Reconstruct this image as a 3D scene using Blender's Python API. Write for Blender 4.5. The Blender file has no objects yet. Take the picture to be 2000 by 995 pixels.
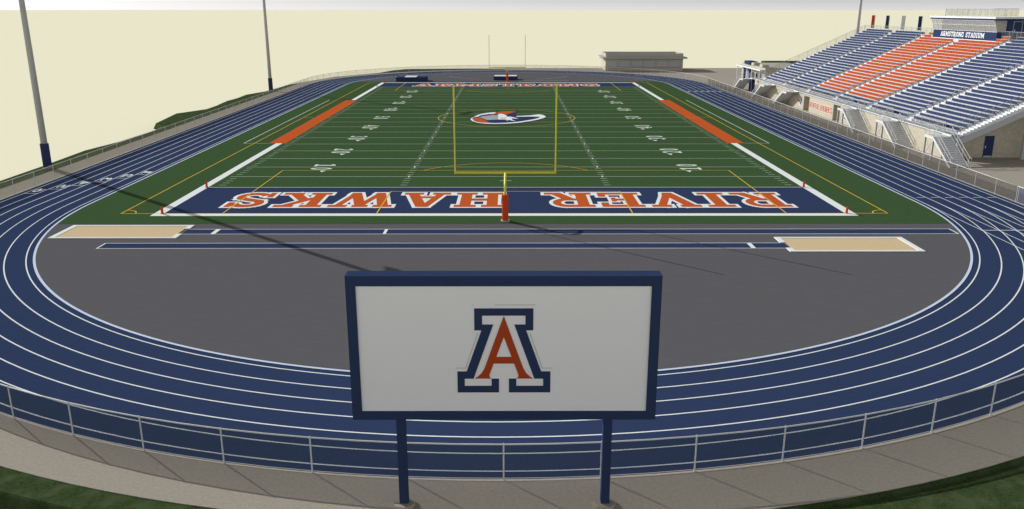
import bpy, math, random
from mathutils import Vector, geometry
random.seed(4)
sc = bpy.context.scene
COL = sc.collection
PI = math.pi
YC = 51.45            # centre of each bend
# ------------------------------------------------------------------ materials
def lin(c):
    c /= 255.0
    return c/12.92 if c <= .04045 else ((c+.055)/1.055)**2.4
EXPO = .93
def alb(r, g, b):
    return tuple(min(lin(v)/EXPO, .93) for v in (r, g, b))
def mat(name, rgb, rough=.8, metal=0.0, noise=0.0, nscale=6.0, stretch=(1, 1, 1), bump=0.0, bscale=30.0, spec=0.0, second=None, sscale=.6):
    m = bpy.data.materials.new(name); m.use_nodes = True
    nt = m.node_tree; b = nt.nodes['Principled BSDF']
    col = alb(*rgb)
    b.inputs['Base Color'].default_value = (*col, 1)
    b.inputs['Roughness'].default_value = rough
    b.inputs['Metallic'].default_value = metal
    b.inputs['Specular IOR Level'].default_value = spec
    if noise or bump or second:
        tc = nt.nodes.new('ShaderNodeTexCoord'); mp = nt.nodes.new('ShaderNodeMapping')
        mp.inputs['Scale'].default_value = stretch
        nt.links.new(tc.outputs['Object'], mp.inputs['Vector'])
    cur = None
    if noise:
        n = nt.nodes.new('ShaderNodeTexNoise'); n.inputs['Scale'].default_value = nscale
        n.inputs['Detail'].default_value = 6; n.inputs['Roughness'].default_value = .7
        nt.links.new(mp.outputs['Vector'], n.inputs['Vector'])
        mx = nt.nodes.new('ShaderNodeMix'); mx.data_type = 'RGBA'
        mr = nt.nodes.new('ShaderNodeMapRange')
        mr.inputs['From Min'].default_value = .3; mr.inputs['From Max'].default_value = .7
        nt.links.new(n.outputs['Fac'], mr.inputs['Value'])
        nt.links.new(mr.outputs['Result'], mx.inputs['Factor'])
        mx.inputs['A'].default_value = (*[c*(1-noise) for c in col], 1)
        mx.inputs['B'].default_value = (*[min(c*(1+noise), .95) for c in col], 1)
        cur = mx.outputs['Result']
    if second:
        n2 = nt.nodes.new('ShaderNodeTexNoise'); n2.inputs['Scale'].default_value = sscale
        n2.inputs['Detail'].default_value = 5
        nt.links.new(tc.outputs['Object'], n2.inputs['Vector'])
        mr2 = nt.nodes.new('ShaderNodeMapRange'); mr2.inputs['From Min'].default_value = .45; mr2.inputs['From Max'].default_value = .65
        nt.links.new(n2.outputs['Fac'], mr2.inputs['Value'])
        m2 = nt.nodes.new('ShaderNodeMix'); m2.data_type = 'RGBA'
        nt.links.new(mr2.outputs['Result'], m2.inputs['Factor'])
        if cur: nt.links.new(cur, m2.inputs['A'])
        else: m2.inputs['A'].default_value = (*col, 1)
        m2.inputs['B'].default_value = (*alb(*second), 1)
        cur = m2.outputs['Result']
    if cur: nt.links.new(cur, b.inputs['Base Color'])
    if bump:
        nb = nt.nodes.new('ShaderNodeTexNoise'); nb.inputs['Scale'].default_value = bscale
        nt.links.new(mp.outputs['Vector'], nb.inputs['Vector'])
        bp = nt.nodes.new('ShaderNodeBump'); bp.inputs['Strength'].default_value = bump; bp.inputs['Distance'].default_value = .02
        nt.links.new(nb.outputs['Fac'], bp.inputs['Height']); nt.links.new(bp.outputs['Normal'], b.inputs['Normal'])
    return m
M = {}
M['plain'] = mat('pale_plain', (236, 233, 206), .95, spec=0)
M['grass'] = mat('rough_grass', (55, 70, 42), .95, noise=.4, nscale=9, bump=.8, bscale=22, second=(70, 84, 56), sscale=1.6, spec=0)
M['pave'] = mat('concrete_paving', (157, 151, 140), .9, noise=.13, nscale=9)
M['track'] = mat('blue_track_rubber', (48, 61, 92), .9, noise=.10, nscale=3.5, stretch=(.35, 6, 1))
M['asphalt'] = mat('grey_asphalt', (92, 92, 96), .9, noise=.11, nscale=2.2, stretch=(.3, 7, 1))
M['turf'] = mat('green_turf', (61, 84, 54), .95, noise=.07, nscale=2.5, stretch=(1, 1, 1))
M['white'] = mat('white_paint', (221, 226, 226), .8)
M['ywhite'] = mat('field_line_paint', (205, 216, 203), .85)
M['curb'] = mat('pale_blue_curb', (196, 208, 228), .8)
M['orange'] = mat('orange_paint', (186, 88, 45), .85, noise=.03)
M['blue'] = mat('navy_turf', (49, 61, 92), .9, noise=.05)
M['yline'] = mat('yellow_paint', (212, 178, 70), .8)
M['sand'] = mat('pit_sand', (202, 182, 146), .95, noise=.04, nscale=9, spec=0)
M['navy'] = mat('navy_powder_coat', (48, 60, 92), .5)
M['panel'] = mat('white_sign_panel', (231, 230, 236), .6)
M['red'] = mat('red_sign_paint', (168, 70, 38), .6)
M['pole'] = mat('galvanised_pole', (172, 172, 170), .6, metal=0, noise=.05, nscale=2)
M['yellow'] = mat('yellow_post_paint', (214, 204, 58), .45, spec=.4)
M['padred'] = mat('orange_vinyl_pad', (200, 78, 40), .55)
M['steel'] = mat('pale_steel', (196, 198, 200), .5, metal=0, spec=.4)
M['alu'] = mat('white_aluminium', (208, 210, 214), .5, noise=.04, nscale=3, spec=.4)
M['greysteel'] = mat('grey_painted_steel', (172, 174, 178), .6, noise=.04)
M['seatblue'] = mat('blue_seat_plastic', (54, 64, 92), .5)
M['deckgrey'] = mat('grey_walkway_plank', (142, 146, 144), .8, noise=.05)
M['seatdark'] = mat('dark_navy_plastic', (30, 38, 56), .5)
M['seatorange'] = mat('orange_seat_plastic', (158, 74, 42), .5)
M['grille'] = mat('grey_tread', (196, 196, 198), .7, noise=.06, nscale=8)
M['shutter'] = mat('grey_shutter', (168, 168, 172), .6, noise=.04)
M['roofgrey'] = mat('grey_roof', (168, 165, 158), .9, noise=.08, nscale=2)
M['black'] = mat('black_rubber', (24, 24, 26), .7)
M['lens'] = mat('lamp_glass', (214, 216, 220), .2, spec=.6)
def brick_mat():
    m = bpy.data.materials.new('tan_split_block'); m.use_nodes = True
    nt = m.node_tree; b = nt.nodes['Principled BSDF']; b.inputs['Roughness'].default_value = .92
    b.inputs['Specular IOR Level'].default_value = .1
    tc = nt.nodes.new('ShaderNodeTexCoord'); sx = nt.nodes.new('ShaderNodeSeparateXYZ'); nt.links.new(tc.outputs['Object'], sx.inputs[0])
    ad = nt.nodes.new('ShaderNodeMath'); nt.links.new(sx.outputs[0], ad.inputs[0]); nt.links.new(sx.outputs[1], ad.inputs[1])
    cb = nt.nodes.new('ShaderNodeCombineXYZ'); nt.links.new(ad.outputs[0], cb.inputs[0]); nt.links.new(sx.outputs[2], cb.inputs[1])
    br = nt.nodes.new('ShaderNodeTexBrick'); nt.links.new(cb.outputs[0], br.inputs['Vector'])
    br.inputs['Scale'].default_value = 1.0; br.inputs['Brick Width'].default_value = .4; br.inputs['Row Height'].default_value = .2
    br.inputs['Mortar Size'].default_value = .008
    c = alb(178, 171, 153)
    br.inputs['Color1'].default_value = (*[v*1.05 for v in c], 1); br.inputs['Color2'].default_value = (*[v*.95 for v in c], 1)
    br.inputs['Mortar'].default_value = (*[v*.9 for v in c], 1)
    n = nt.nodes.new('ShaderNodeTexNoise'); n.inputs['Scale'].default_value = 2.3; n.inputs['Detail'].default_value = 6
    mp = nt.nodes.new('ShaderNodeMapping'); mp.inputs['Scale'].default_value = (1, 1, 2.5)
    nt.links.new(tc.outputs['Object'], mp.inputs[0]); nt.links.new(mp.outputs[0], n.inputs['Vector'])
    mr = nt.nodes.new('ShaderNodeMapRange'); mr.inputs['From Min'].default_value = .3; mr.inputs['From Max'].default_value = .7
    mr.inputs['To Min'].default_value = .88; mr.inputs['To Max'].default_value = 1.1
    nt.links.new(n.outputs['Fac'], mr.inputs['Value'])
    mx = nt.nodes.new('ShaderNodeMix'); mx.data_type = 'RGBA'; mx.blend_type = 'MULTIPLY'; mx.inputs['Factor'].default_value = 1
    nt.links.new(br.outputs['Color'], mx.inputs['A']); nt.links.new(mr.outputs['Result'], mx.inputs['B'])
    nt.links.new(mx.outputs['Result'], b.inputs['Base Color'])
    bp = nt.nodes.new('ShaderNodeBump'); bp.inputs['Strength'].default_value = .35; bp.inputs['Distance'].default_value = .03
    nt.links.new(n.outputs['Fac'], bp.inputs['Height']); nt.links.new(bp.outputs['Normal'], b.inputs['Normal'])
    return m
M['block'] = brick_mat()
def siding_mat():
    m = mat('navy_siding', (49, 61, 92), .6)
    nt = m.node_tree; b = nt.nodes['Principled BSDF']
    tc = nt.nodes.new('ShaderNodeTexCoord'); w = nt.nodes.new('ShaderNodeTexWave'); w.bands_direction = 'Z'; w.wave_profile = 'SAW'
    w.inputs['Scale'].default_value = 1.6
    nt.links.new(tc.outputs['Object'], w.inputs['Vector'])
    bp = nt.nodes.new('ShaderNodeBump'); bp.inputs['Strength'].default_value = .6; bp.inputs['Distance'].default_value = .03
    nt.links.new(w.outputs['Fac'], bp.inputs['Height']); nt.links.new(bp.outputs['Normal'], b.inputs['Normal'])
    return m
M['siding'] = siding_mat()
def mesh_mat(name, rgb, cell, thr):
    """diamond wire mesh; UV is metres along / up the fence"""
    m = bpy.data.materials.new(name); m.use_nodes = True
    nt = m.node_tree; b = nt.nodes['Principled BSDF']; b.inputs['Base Color'].default_value = (*alb(*rgb), 1)
    b.inputs['Roughness'].default_value = .7; b.inputs['Specular IOR Level'].default_value = .1
    uv = nt.nodes.new('ShaderNodeUVMap'); sx = nt.nodes.new('ShaderNodeSeparateXYZ'); nt.links.new(uv.outputs[0], sx.inputs[0])
    outs = []
    for op in ('ADD', 'SUBTRACT'):
        a = nt.nodes.new('ShaderNodeMath'); a.operation = op; nt.links.new(sx.outputs[0], a.inputs[0]); nt.links.new(sx.outputs[1], a.inputs[1])
        d = nt.nodes.new('ShaderNodeMath'); d.operation = 'DIVIDE'; nt.links.new(a.outputs[0], d.inputs[0]); d.inputs[1].default_value = cell
        f = nt.nodes.new('ShaderNodeMath'); f.operation = 'FRACT'; nt.links.new(d.outputs[0], f.inputs[0])
        l = nt.nodes.new('ShaderNodeMath'); l.operation = 'LESS_THAN'; nt.links.new(f.outputs[0], l.inputs[0]); l.inputs[1].default_value = thr
        outs.append(l)
    mxm = nt.nodes.new('ShaderNodeMath'); mxm.operation = 'MAXIMUM'
    nt.links.new(outs[0].outputs[0], mxm.inputs[0]); nt.links.new(outs[1].outputs[0], mxm.inputs[1])
    nt.links.new(mxm.outputs[0], b.inputs['Alpha'])
    return m
M['mesh'] = mesh_mat('dark_chain_link', (54, 67, 90), .055, .38)
M['meshgrey'] = mesh_mat('grey_chain_link', (66, 63, 58), .055, .33)
M['meshfar'] = mesh_mat('light_chain_link', (120, 120, 116), .1, .12)
M['meshpale'] = mesh_mat('galvanised_chain_link', (146, 141, 122), .055, .22)
M['railmesh'] = mesh_mat('rail_infill_mesh', (120, 122, 122), .05, .10)
def glass_mat():
    m = bpy.data.materials.new('window_glass'); m.use_nodes = True
    nt = m.node_tree; b = nt.nodes['Principled BSDF']
    b.inputs['Base Color'].default_value = (*alb(200, 198, 192), 1); b.inputs['Roughness'].default_value = .05
    b.inputs['Alpha'].default_value = .35
    return m
M['glass'] = glass_mat()
# ------------------------------------------------------------------ mesh builder
class MB:
    def __init__(s): s.v = []; s.f = []; s.m = []; s.uv = {}
    def poly(s, pts, mi=0):
        k = len(s.v); s.v += [tuple(p) for p in pts]; s.f.append(tuple(range(k, k+len(pts)))); s.m.append(mi)
        return len(s.f)-1
    def box(s, x0, x1, y0, y1, z0, z1, mi=0):
        k = len(s.v)
        s.v += [(x, y, z) for z in (z0, z1) for x, y in ((x0, y0), (x1, y0), (x1, y1), (x0, y1))]
        for q in ((3, 2, 1, 0), (4, 5, 6, 7), (0, 1, 5, 4), (1, 2, 6, 5), (2, 3, 7, 6), (3, 0, 4, 7)):
            s.f.append(tuple(k+i for i in q)); s.m.append(mi)
    def prism(s, pts, ext, mi=0):
        """planar polygon pts swept along vector ext"""
        k = len(s.v); n = len(pts); e = Vector(ext)
        s.v += [tuple(p) for p in pts] + [tuple(Vector(p)+e) for p in pts]
        s.f.append(tuple(range(k+n-1, k-1, -1))); s.m.append(mi)
        s.f.append(tuple(range(k+n, k+2*n))); s.m.append(mi)
        for i in range(n):
            j = (i+1) % n
            s.f.append((k+i, k+j, k+n+j, k+n+i)); s.m.append(mi)
    def tube(s, pts, r, n=8, mi=0, cap=True):
        pts = [Vector(p) for p in pts]
        rs = r if isinstance(r, (list, tuple)) else [r]*len(pts)
        k0 = len(s.v)
        for i, p in enumerate(pts):
            if i == 0: d = pts[1]-p
            elif i == len(pts)-1: d = p-pts[i-1]
            else: d = (pts[i+1]-p).normalized()+(p-pts[i-1]).normalized()
            d.normalize()
            u = d.cross(Vector((0, 0, 1)))
            if u.length < .05: u = Vector((1, 0, 0)) if i == 0 or True else u
            u = (u - d*u.dot(d)).normalized(); w = d.cross(u)
            for a in range(n):
                t = 2*PI*(a+.5)/n
                s.v.append(tuple(p+(u*math.cos(t)+w*math.sin(t))*rs[i]))
        for i in range(len(pts)-1):
            for a in range(n):
                b = (a+1) % n
                s.f.append((k0+i*n+a, k0+i*n+b, k0+(i+1)*n+b, k0+(i+1)*n+a)); s.m.append(mi)
        if cap:
            s.f.append(tuple(k0+a for a in range(n-1, -1, -1))); s.m.append(mi)
            s.f.append(tuple(k0+(len(pts)-1)*n+a for a in range(n))); s.m.append(mi)
    def strip(s, a, b, mi=0, closed=False):
        """quads between two point rows"""
        k = len(s.v); n = len(a); s.v += [tuple(p) for p in a]+[tuple(p) for p in b]
        for i in range(n if closed else n-1):
            j = (i+1) % n
            s.f.append((k+i, k+j, k+n+j, k+n+i)); s.m.append(mi)
    def tri2d(s, polys, to3d, mi=0, thick=None):
        """union of overlapping 2-D polygons -> clean triangulation"""
        vs = []; fs = []
        for p in polys:
            area = sum(p[i][0]*p[(i+1) % len(p)][1]-p[(i+1) % len(p)][0]*p[i][1] for i in range(len(p)))
            if area < 0: p = p[::-1]
            k = len(vs); vs += [Vector((x, y)) for x, y in p]; fs.append(list(range(k, k+len(p))))
        ov, oe, of, a, b, c = geometry.delaunay_2d_cdt(vs, [], fs, 0, 1e-5)
        tris = [t for t, src in zip(of, c) if src]
        k = len(s.v)
        if thick is None:
            s.v += [tuple(to3d(v.x, v.y, 0)) for v in ov]
            for t in tris: s.f.append(tuple(k+i for i in t)); s.m.append(mi)
        else:
            n = len(ov)
            s.v += [tuple(to3d(v.x, v.y, 0)) for v in ov]+[tuple(to3d(v.x, v.y, thick)) for v in ov]
            ed = {}
            for t in tris:
                s.f.append(tuple(k+n+i for i in t)); s.m.append(mi)
                for i in range(len(t)):
                    e = (t[i], t[(i+1) % len(t)]); ed[e] = ed.get(e, 0)+1
            for (i, j) in ed:
                if (j, i) not in ed:
                    s.f.append((k+i, k+j, k+n+j, k+n+i)); s.m.append(mi)
    def build(s, name, mats, parent=None, bevel=0, smooth=False):
        me = bpy.data.meshes.new(name); me.from_pydata(s.v, [], s.f)
        if not isinstance(mats, (list, tuple)): mats = [mats]
        for m in mats: me.materials.append(M[m] if isinstance(m, str) else m)
        me.polygons.foreach_set('material_index', s.m)
        if s.uv:
            uvl = me.uv_layers.new(name='UVMap')
            for fi, co in s.uv.items():
                p = me.polygons[fi]
                for li, c in zip(p.loop_indices, co): uvl.data[li].uv = c
        if smooth: me.polygons.foreach_set('use_smooth', [True]*len(me.polygons))
        me.update()
        o = bpy.data.objects.new(name, me); COL.objects.link(o)
        if bevel:
            bv = o.modifiers.new('bevel', 'BEVEL'); bv.width = bevel; bv.segments = 2; bv.limit_method = 'ANGLE'
        if parent: o.parent = parent
        return o
def tag(o, label=None, cat=None, group=None, kind=None):
    if label: o['label'] = label
    if cat: o['category'] = cat
    if group: o['group'] = group
    if kind: o['kind'] = kind
    return o
def thing(name, label, cat, loc=(0, 0, 0), group=None, rz=0):
    o = bpy.data.objects.new(name, None); COL.objects.link(o); o.location = loc; o.rotation_euler = (0, 0, rz)
    o.empty_display_size = .3
    return tag(o, label, cat, group)
def dup(root, loc, label, group=None, rz=None):
    r = root.copy(); COL.objects.link(r); r.location = loc
    if rz is not None: r.rotation_euler = (0, 0, rz)
    r['label'] = label
    if group: r['group'] = group
    for ch in list(root.children):
        c = ch.copy(); COL.objects.link(c); c.parent = r
        for g in list(ch.children):
            d = g.copy(); COL.objects.link(d); d.parent = c
    return r
# ------------------------------------------------------------------ stadium shapes
def stad(R, n=72, z=0, yc=YC):
    pts = []
    for i in range(n+1): a = PI*i/n; pts.append((R*math.cos(a), yc+R*math.sin(a), z))
    for i in range(n+1): a = PI+PI*i/n; pts.append((R*math.cos(a), -yc+R*math.sin(a), z))
    return pts
def arc(cx, cy, r, a0, a1, n=24):
    return [(cx+r*math.cos(math.radians(a0+(a1-a0)*i/n)), cy+r*math.sin(math.radians(a0+(a1-a0)*i/n))) for i in range(n+1)]
def linestrip(mb, pts, w, z, mi=0):
    """flat painted line along 2-D points"""
    L = []; R = []
    n = len(pts)
    for i in range(n):
        p = Vector(pts[i])
        a = Vector(pts[max(i-1, 0)]); b = Vector(pts[min(i+1, n-1)])
        if 0 < i < n-1:
            d1 = (p-a).normalized(); d2 = (b-p).normalized(); d = (d1+d2).normalized(); k = 1/max(.3, d.dot(d1))
        else: d = (b-a).normalized(); k = 1
        q = Vector((-d.y, d.x))*w/2*k
        L.append((p.x+q.x, p.y+q.y, z)); R.append((p.x-q.x, p.y-q.y, z))
    mb.strip(R, L, mi)
def rect(mb, x0, x1, y0, y1, z, mi=0): mb.poly([(x0, y0, z), (x1, y0, z), (x1, y1, z), (x0, y1, z)], mi)
# ------------------------------------------------------------------ block letters (unit cell 1 high)
def stroke(pts, w):
    pts = [p for i, p in enumerate(pts) if i == 0 or math.dist(p, pts[i-1]) > 1e-4]
    L = []; R = []; n = len(pts)
    for i in range(n):
        p = Vector(pts[i]); a = Vector(pts[max(i-1, 0)]); b = Vector(pts[min(i+1, n-1)])
        if 0 < i < n-1:
            d1 = (p-a).normalized(); d2 = (b-p).normalized(); d = (d1+d2).normalized(); k = 1/max(.5, d.dot(d1))
        else: d = (b-a).normalized(); k = 1
        q = Vector((-d.y, d.x))*w/2*k
        L.append(p+q); R.append(p-q)
    return [[tuple(R[i]), tuple(R[i+1]), tuple(L[i+1]), tuple(L[i])] for i in range(n-1)]
def R4(x0, x1, y0, y1): return [[(x0, y0), (x1, y0), (x1, y1), (x0, y1)]]
def PG(*p): return [list(p)]
def ell(cx, cy, rx, ry, a0, a1, n=14):
    return [(cx+rx*math.cos(math.radians(a0+(a1-a0)*i/n)), cy+ry*math.sin(math.radians(a0+(a1-a0)*i/n))) for i in range(n+1)]
S = .14               # slab thickness
W = .21               # stem width
G = {}
G['I'] = (.5, R4(.145, .355, 0, 1)+R4(0, .5, 0, S)+R4(0, .5, 1-S, 1))
G['H'] = (.92, R4(.1, .31, 0, 1)+R4(.61, .82, 0, 1)+R4(0, .41, 0, S)+R4(0, .41, 1-S, 1)+R4(.51, .92, 0, S)+R4(.51, .92, 1-S, 1)+R4(.25, .67, .42, .58))
G['E'] = (.78, R4(.1, .31, 0, 1)+R4(0, .78, 0, S)+R4(0, .78, 1-S, 1)+R4(.64, .78, 0, .3)+R4(.64, .78, .7, 1)+R4(.25, .56, .43, .57)+R4(.47, .56, .36, .64))
G['R'] = (.9, R4(.1, .31, 0, 1)+R4(0, .42, 0, S)+R4(0, .5, 1-S, 1)+stroke([(.25, .93), (.5, .93)]+ell(.5, .71, .19, .22, 90, -90)+[(.25, .49)], .15)+stroke([(.45, .47), (.68, .05)], W)+R4(.58, .9, 0, S))
G['V'] = (.9, stroke([(.17, .98), (.45, .06)], W)+stroke([(.73, .98), (.45, .06)], .15)+PG((.36, 0), (.54, 0), (.58, .2), (.32, .2))+R4(0, .38, 1-S, 1)+R4(.54, .9, 1-S, 1))
G['A'] = (.92, stroke([(.18, .04), (.43, .96)], .15)+stroke([(.75, .04), (.49, .96)], W)+PG((.33, .8), (.61, .8), (.56, 1), (.36, 1))+R4(0, .36, 0, S)+R4(.54, .92, 0, S)+R4(.27, .64, .26, .4))
G['W'] = (1.2, stroke([(.16, .98), (.36, .05)], .2)+stroke([(.6, .9), (.36, .05)], .13)+stroke([(.6, .9), (.84, .05)], .2)+stroke([(1.04, .98), (.84, .05)], .13)+PG((.28, 0), (.44, 0), (.46, .14), (.25, .14))+PG((.76, 0), (.92, 0), (.95, .14), (.73, .14))+R4(0, .36, 1-S, 1)+R4(.84, 1.2, 1-S, 1)+R4(.45, .75, 1-S, 1))
G['K'] = (.95, R4(.1, .31, 0, 1)+R4(0, .41, 0, S)+R4(0, .41, 1-S, 1)+stroke([(.28, .38), (.72, .93)], .15)+stroke([(.42, .55), (.74, .05)], .2)+R4(.53, .9, 1-S, 1)+R4(.55, .95, 0, S))
sp = [(.62, .78)]+ell(.39, .74, .23, .19, 20, 200, 12)+[(.2, .6), (.42, .51), (.62, .41)]+ell(.41, .28, .24, .2, 20, -160, 12)
G['S'] = (.8, stroke(sp, .17)+R4(.62, .74, .68, 1)+R4(.04, .16, 0, .33))
G['M'] = (1.15, R4(.1, .29, 0, 1)+R4(.86, 1.05, 0, 1)+stroke([(.22, .96), (.57, .25)], .19)+stroke([(.93, .96), (.57, .25)], .15)+R4(0, .38, 0, S)+R4(.77, 1.15, 0, S)+R4(0, .3, 1-S, 1)+R4(.85, 1.15, 1-S, 1))
G['T'] = (.82, R4(.305, .515, 0, 1)+R4(.18, .64, 0, S)+R4(0, .82, 1-S, 1)+R4(0, .13, .68, 1)+R4(.69, .82, .68, 1))
G['O'] = (.86, stroke(ell(.43, .5, .32, .42, 0, 360, 28), .2))
G['N'] = (.95, R4(.1, .27, 0, 1)+R4(.68, .85, 0, 1)+stroke([(.18, .95), (.77, .05)], .21)+R4(0, .37, 0, S)+R4(.58, .95, 1-S, 1)+R4(0, .3, 1-S, 1))
G['G'] = (.88, stroke(ell(.44, .5, .32, .42, 35, 325, 24), .2)+R4(.5, .88, .34, .48)+R4(.63, .8, .02, .45)+R4(.68, .8, .66, .98))
G['D'] = (.88, R4(.1, .31, 0, 1)+stroke([(.05, .93), (.45, .93)]+ell(.45, .5, .32, .43, 90, -90, 18)+[(.05, .07)], .15)+R4(0, .3, 0, S)+R4(0, .3, 1-S, 1))
G['U'] = (.92, stroke([(.205, .95), (.205, .35)]+ell(.46, .35, .255, .27, 180, 360, 14)+[(.715, .95)], .19)+R4(0, .4, 1-S, 1)+R4(.54, .92, 1-S, 1))
G['0'] = (.7, stroke(ell(.35, .5, .25, .42, 0, 360, 24), .17))
G['1'] = (.5, R4(.16, .34, 0, 1)+R4(0, .5, 0, S)+PG((0, .74), (.2, .84), (.2, 1), (0, .9)))
G['2'] = (.7, stroke(ell(.34, .72, .24, .2, 170, -20, 12)+[(.5, .5), (.12, .1)], .16)+R4(0, .7, 0, S)+R4(.58, .7, 0, .28))
G['3'] = (.7, stroke(ell(.33, .73, .23, .19, 160, -80, 12), .16)+stroke(ell(.33, .29, .26, .22, 85, -160, 14), .16))
G['4'] = (.74, R4(.42, .6, 0, 1)+stroke([(.48, .95), (.08, .36)], .14)+R4(0, .74, .24, .38)+R4(.3, .72, 0, S*.8))
G['5'] = (.7, R4(.1, .62, .86, 1)+R4(.1, .24, .5, 1)+stroke([(.14, .56)]+ell(.34, .31, .26, .24, 80, -165, 16), .16))
G['6'] = (.7, stroke(ell(.35, .31, .25, .23, 0, 360, 20), .16)+stroke([(.55, .9), (.3, .8), (.14, .5), (.1, .32)], .16))
def offset_poly(p, d):
    n = len(p); area = sum(p[i][0]*p[(i+1) % n][1]-p[(i+1) % n][0]*p[i][1] for i in range(n))
    if area < 0: p = p[::-1]
    out = []
    for i in range(n):
        a = Vector(p[i-1]); b = Vector(p[i]); c = Vector(p[(i+1) % n])
        d1 = b-a; d2 = c-b
        if d1.length < 1e-6 or d2.length < 1e-6: out.append(tuple(b)); continue
        d1.normalize(); d2.normalize()
        n1 = Vector((d1.y, -d1.x)); n2 = Vector((d2.y, -d2.x)); m = n1+n2
        if m.length < 1e-4: m = n1
        m.normalize(); k = min(1/max(.35, m.dot(n1)), 1.8)
        out.append(tuple(b+m*d*k))
    return out
def layout(txt, width, height, gap=.12, space=.5):
    tot = sum((G[c][0] if c != ' ' else space) for c in txt)+gap*(len(txt)-1)
    sx = width/tot; x = 0; polys = []; brk = [0]
    for c in txt:
        if c == ' ': x += space+gap; continue
        polys += [[((px+x)*sx, py*height) for px, py in pg] for pg in G[c][1]]; brk.append(len(polys))
        x += G[c][0]+gap
    return [polys[brk[i]:brk[i+1]] for i in range(len(brk)-1)]
def letters(mb, txt, org, xd, yd, nd, width, height, mi_fill, mi_out=None, od=.1, lift=.004, thick=None, gap=.12, space=.5):
    org = Vector(org); xd = Vector(xd); yd = Vector(yd); nd = Vector(nd)
    polys = layout(txt, width, height, gap, space)
    if mi_out is not None:
        mb.tri2d([offset_poly(p, od) for g_ in polys for p in g_], lambda x, y, z: org+xd*x+yd*y+nd*(z), mi_out, thick)
        org = org+nd*(lift+(thick or 0))
    for g_ in polys: mb.tri2d(g_, lambda x, y, z: org+xd*x+yd*y+nd*z, mi_fill, thick)
# ================================================================== SETTING
g = MB(); Rg = 9000
g.poly([(-Rg, -Rg, -.7), (Rg, -Rg, -.7), (Rg, Rg, -.7), (-Rg, Rg, -.7)])
tag(g.build('ground', 'plain'), kind='structure')
# concourse slab with real edge
cn = [(30, -75), (74, -75), (74, 98), (-1, 98), (-1, 60), (30, 60)]
c = MB(); c.prism([(x, y, -.69) for x, y in cn], (0, 0, .678)); tag(c.build('concourse', 'pave'), kind='structure')
w = MB(); w.prism(stad(41.0, 96, -.3)[:], (0, 0, .292)); tag(w.build('walkway', 'pave'), kind='structure')
t = MB(); t.poly(stad(38.6, 96, -.004)); track = tag(t.build('running_track', 'track'), kind='structure')
a = MB(); a.poly(stad(31.1, 96, 0)); tag(a.build('asphalt_apron', 'asphalt'), kind='structure')
# turf: inside the curb and between the two apron edges
YE = 57.9
def clip(R, ye):
    P = [p for p in stad(R, 240, .004)]
    xe = math.sqrt(R*R-(ye-YC)**2)
    right = [p for p in P if abs(p[1]) < ye and p[0] > 0]; left = [p for p in P if abs(p[1]) < ye and p[0] < 0]
    right.sort(key=lambda p: p[1]); left.sort(key=lambda p: -p[1])
    return [(xe, -ye, .004)]+right+[(xe, ye, .004), (-xe, ye, .004)]+left+[(-xe, -ye, .004)]
f = MB(); f.poly(clip(31.08, YE)); field = tag(f.build('football_field', 'turf'), kind='structure')
# far grass patch and verges
v = MB()
outl = [(-42.9, -60), (-43.06, -42.82), (-43.18, -35.66), (-43.60, -26.85), (-42.7, -20.91), (-42.4, -9.03), (-44.9, -5.65), (-46.3, 4.93), (-43.9, 10.2), (-44.0, 14.5), (-44.6, 21.61),
        (-44.3, 26), (-44.6, 31.52), (-43.0, 37.5), (-42.3, 51.0), (-40.45, 58.5), (-37.5, 70), (-33.29, 76.46), (-29.56, 81.86), (-27.5, 90), (-24.64, 94.5), (-12, 96), (-1.02, 96.3)]
inn = [(-40.9, y) for y in (-60, -42.82, -35.66, -26.85, -20.91, -9.03, -5.65, 4.93, 10.2, 14.5, 21.61, 26, 31.52, 37.5, 51.0)]+[(41*math.cos(math.radians(q)), YC+40.9*math.sin(math.radians(q))) for q in (172, 160, 146, 134, 122, 112, 102, 91.6)]
zo = -.03
v.strip([(x, y, zo) for x, y in inn], [(x, y, zo) for x, y in outl])
v.strip([(x, y, zo) for x, y in outl], [(x*1.008, y*1.002, -.72) for x, y in outl])
# front verge: polar sheet that steps down to the lower lawn
def front_z(r, th):
    lf = max(0, min(1, (270-th)/24+.45))      # 1 on the left, 0 on the right
    edge = 41.0+.98*lf; d = .12+.48*lf; wd = .14+.3*lf
    k = max(0, min(1, (r-edge)/wd))
    return -.03-d*k*k*(3-2*k)-.02*max(0, r-43)
rs = [40.9, 41.0, 41.05, 41.1, 41.15, 41.4, 41.9, 42.0, 42.06, 42.12, 42.2, 42.3, 42.42, 42.7, 43.5, 45, 48, 54, 64]
ths = [186+i*1.5 for i in range(int(168/1.5)+1)]
rows = []
for r in rs:
    rows.append([((r)*math.cos(math.radians(th)), -YC+r*math.sin(math.radians(th)), max(front_z(r, th), -.69)) for th in ths])
for i in range(len(rs)-1): v.strip(rows[i], rows[i+1])
tag(v.build('grass_verge', 'grass'), kind='structure')
v = MB(); v.prism([(71, 124, -.69), (110, 124, -.69), (110, 128, -.69), (71, 128, -.69)], (0, 0, .66)); tag(v.build('grass_patch', 'grass'), kind='structure')
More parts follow.
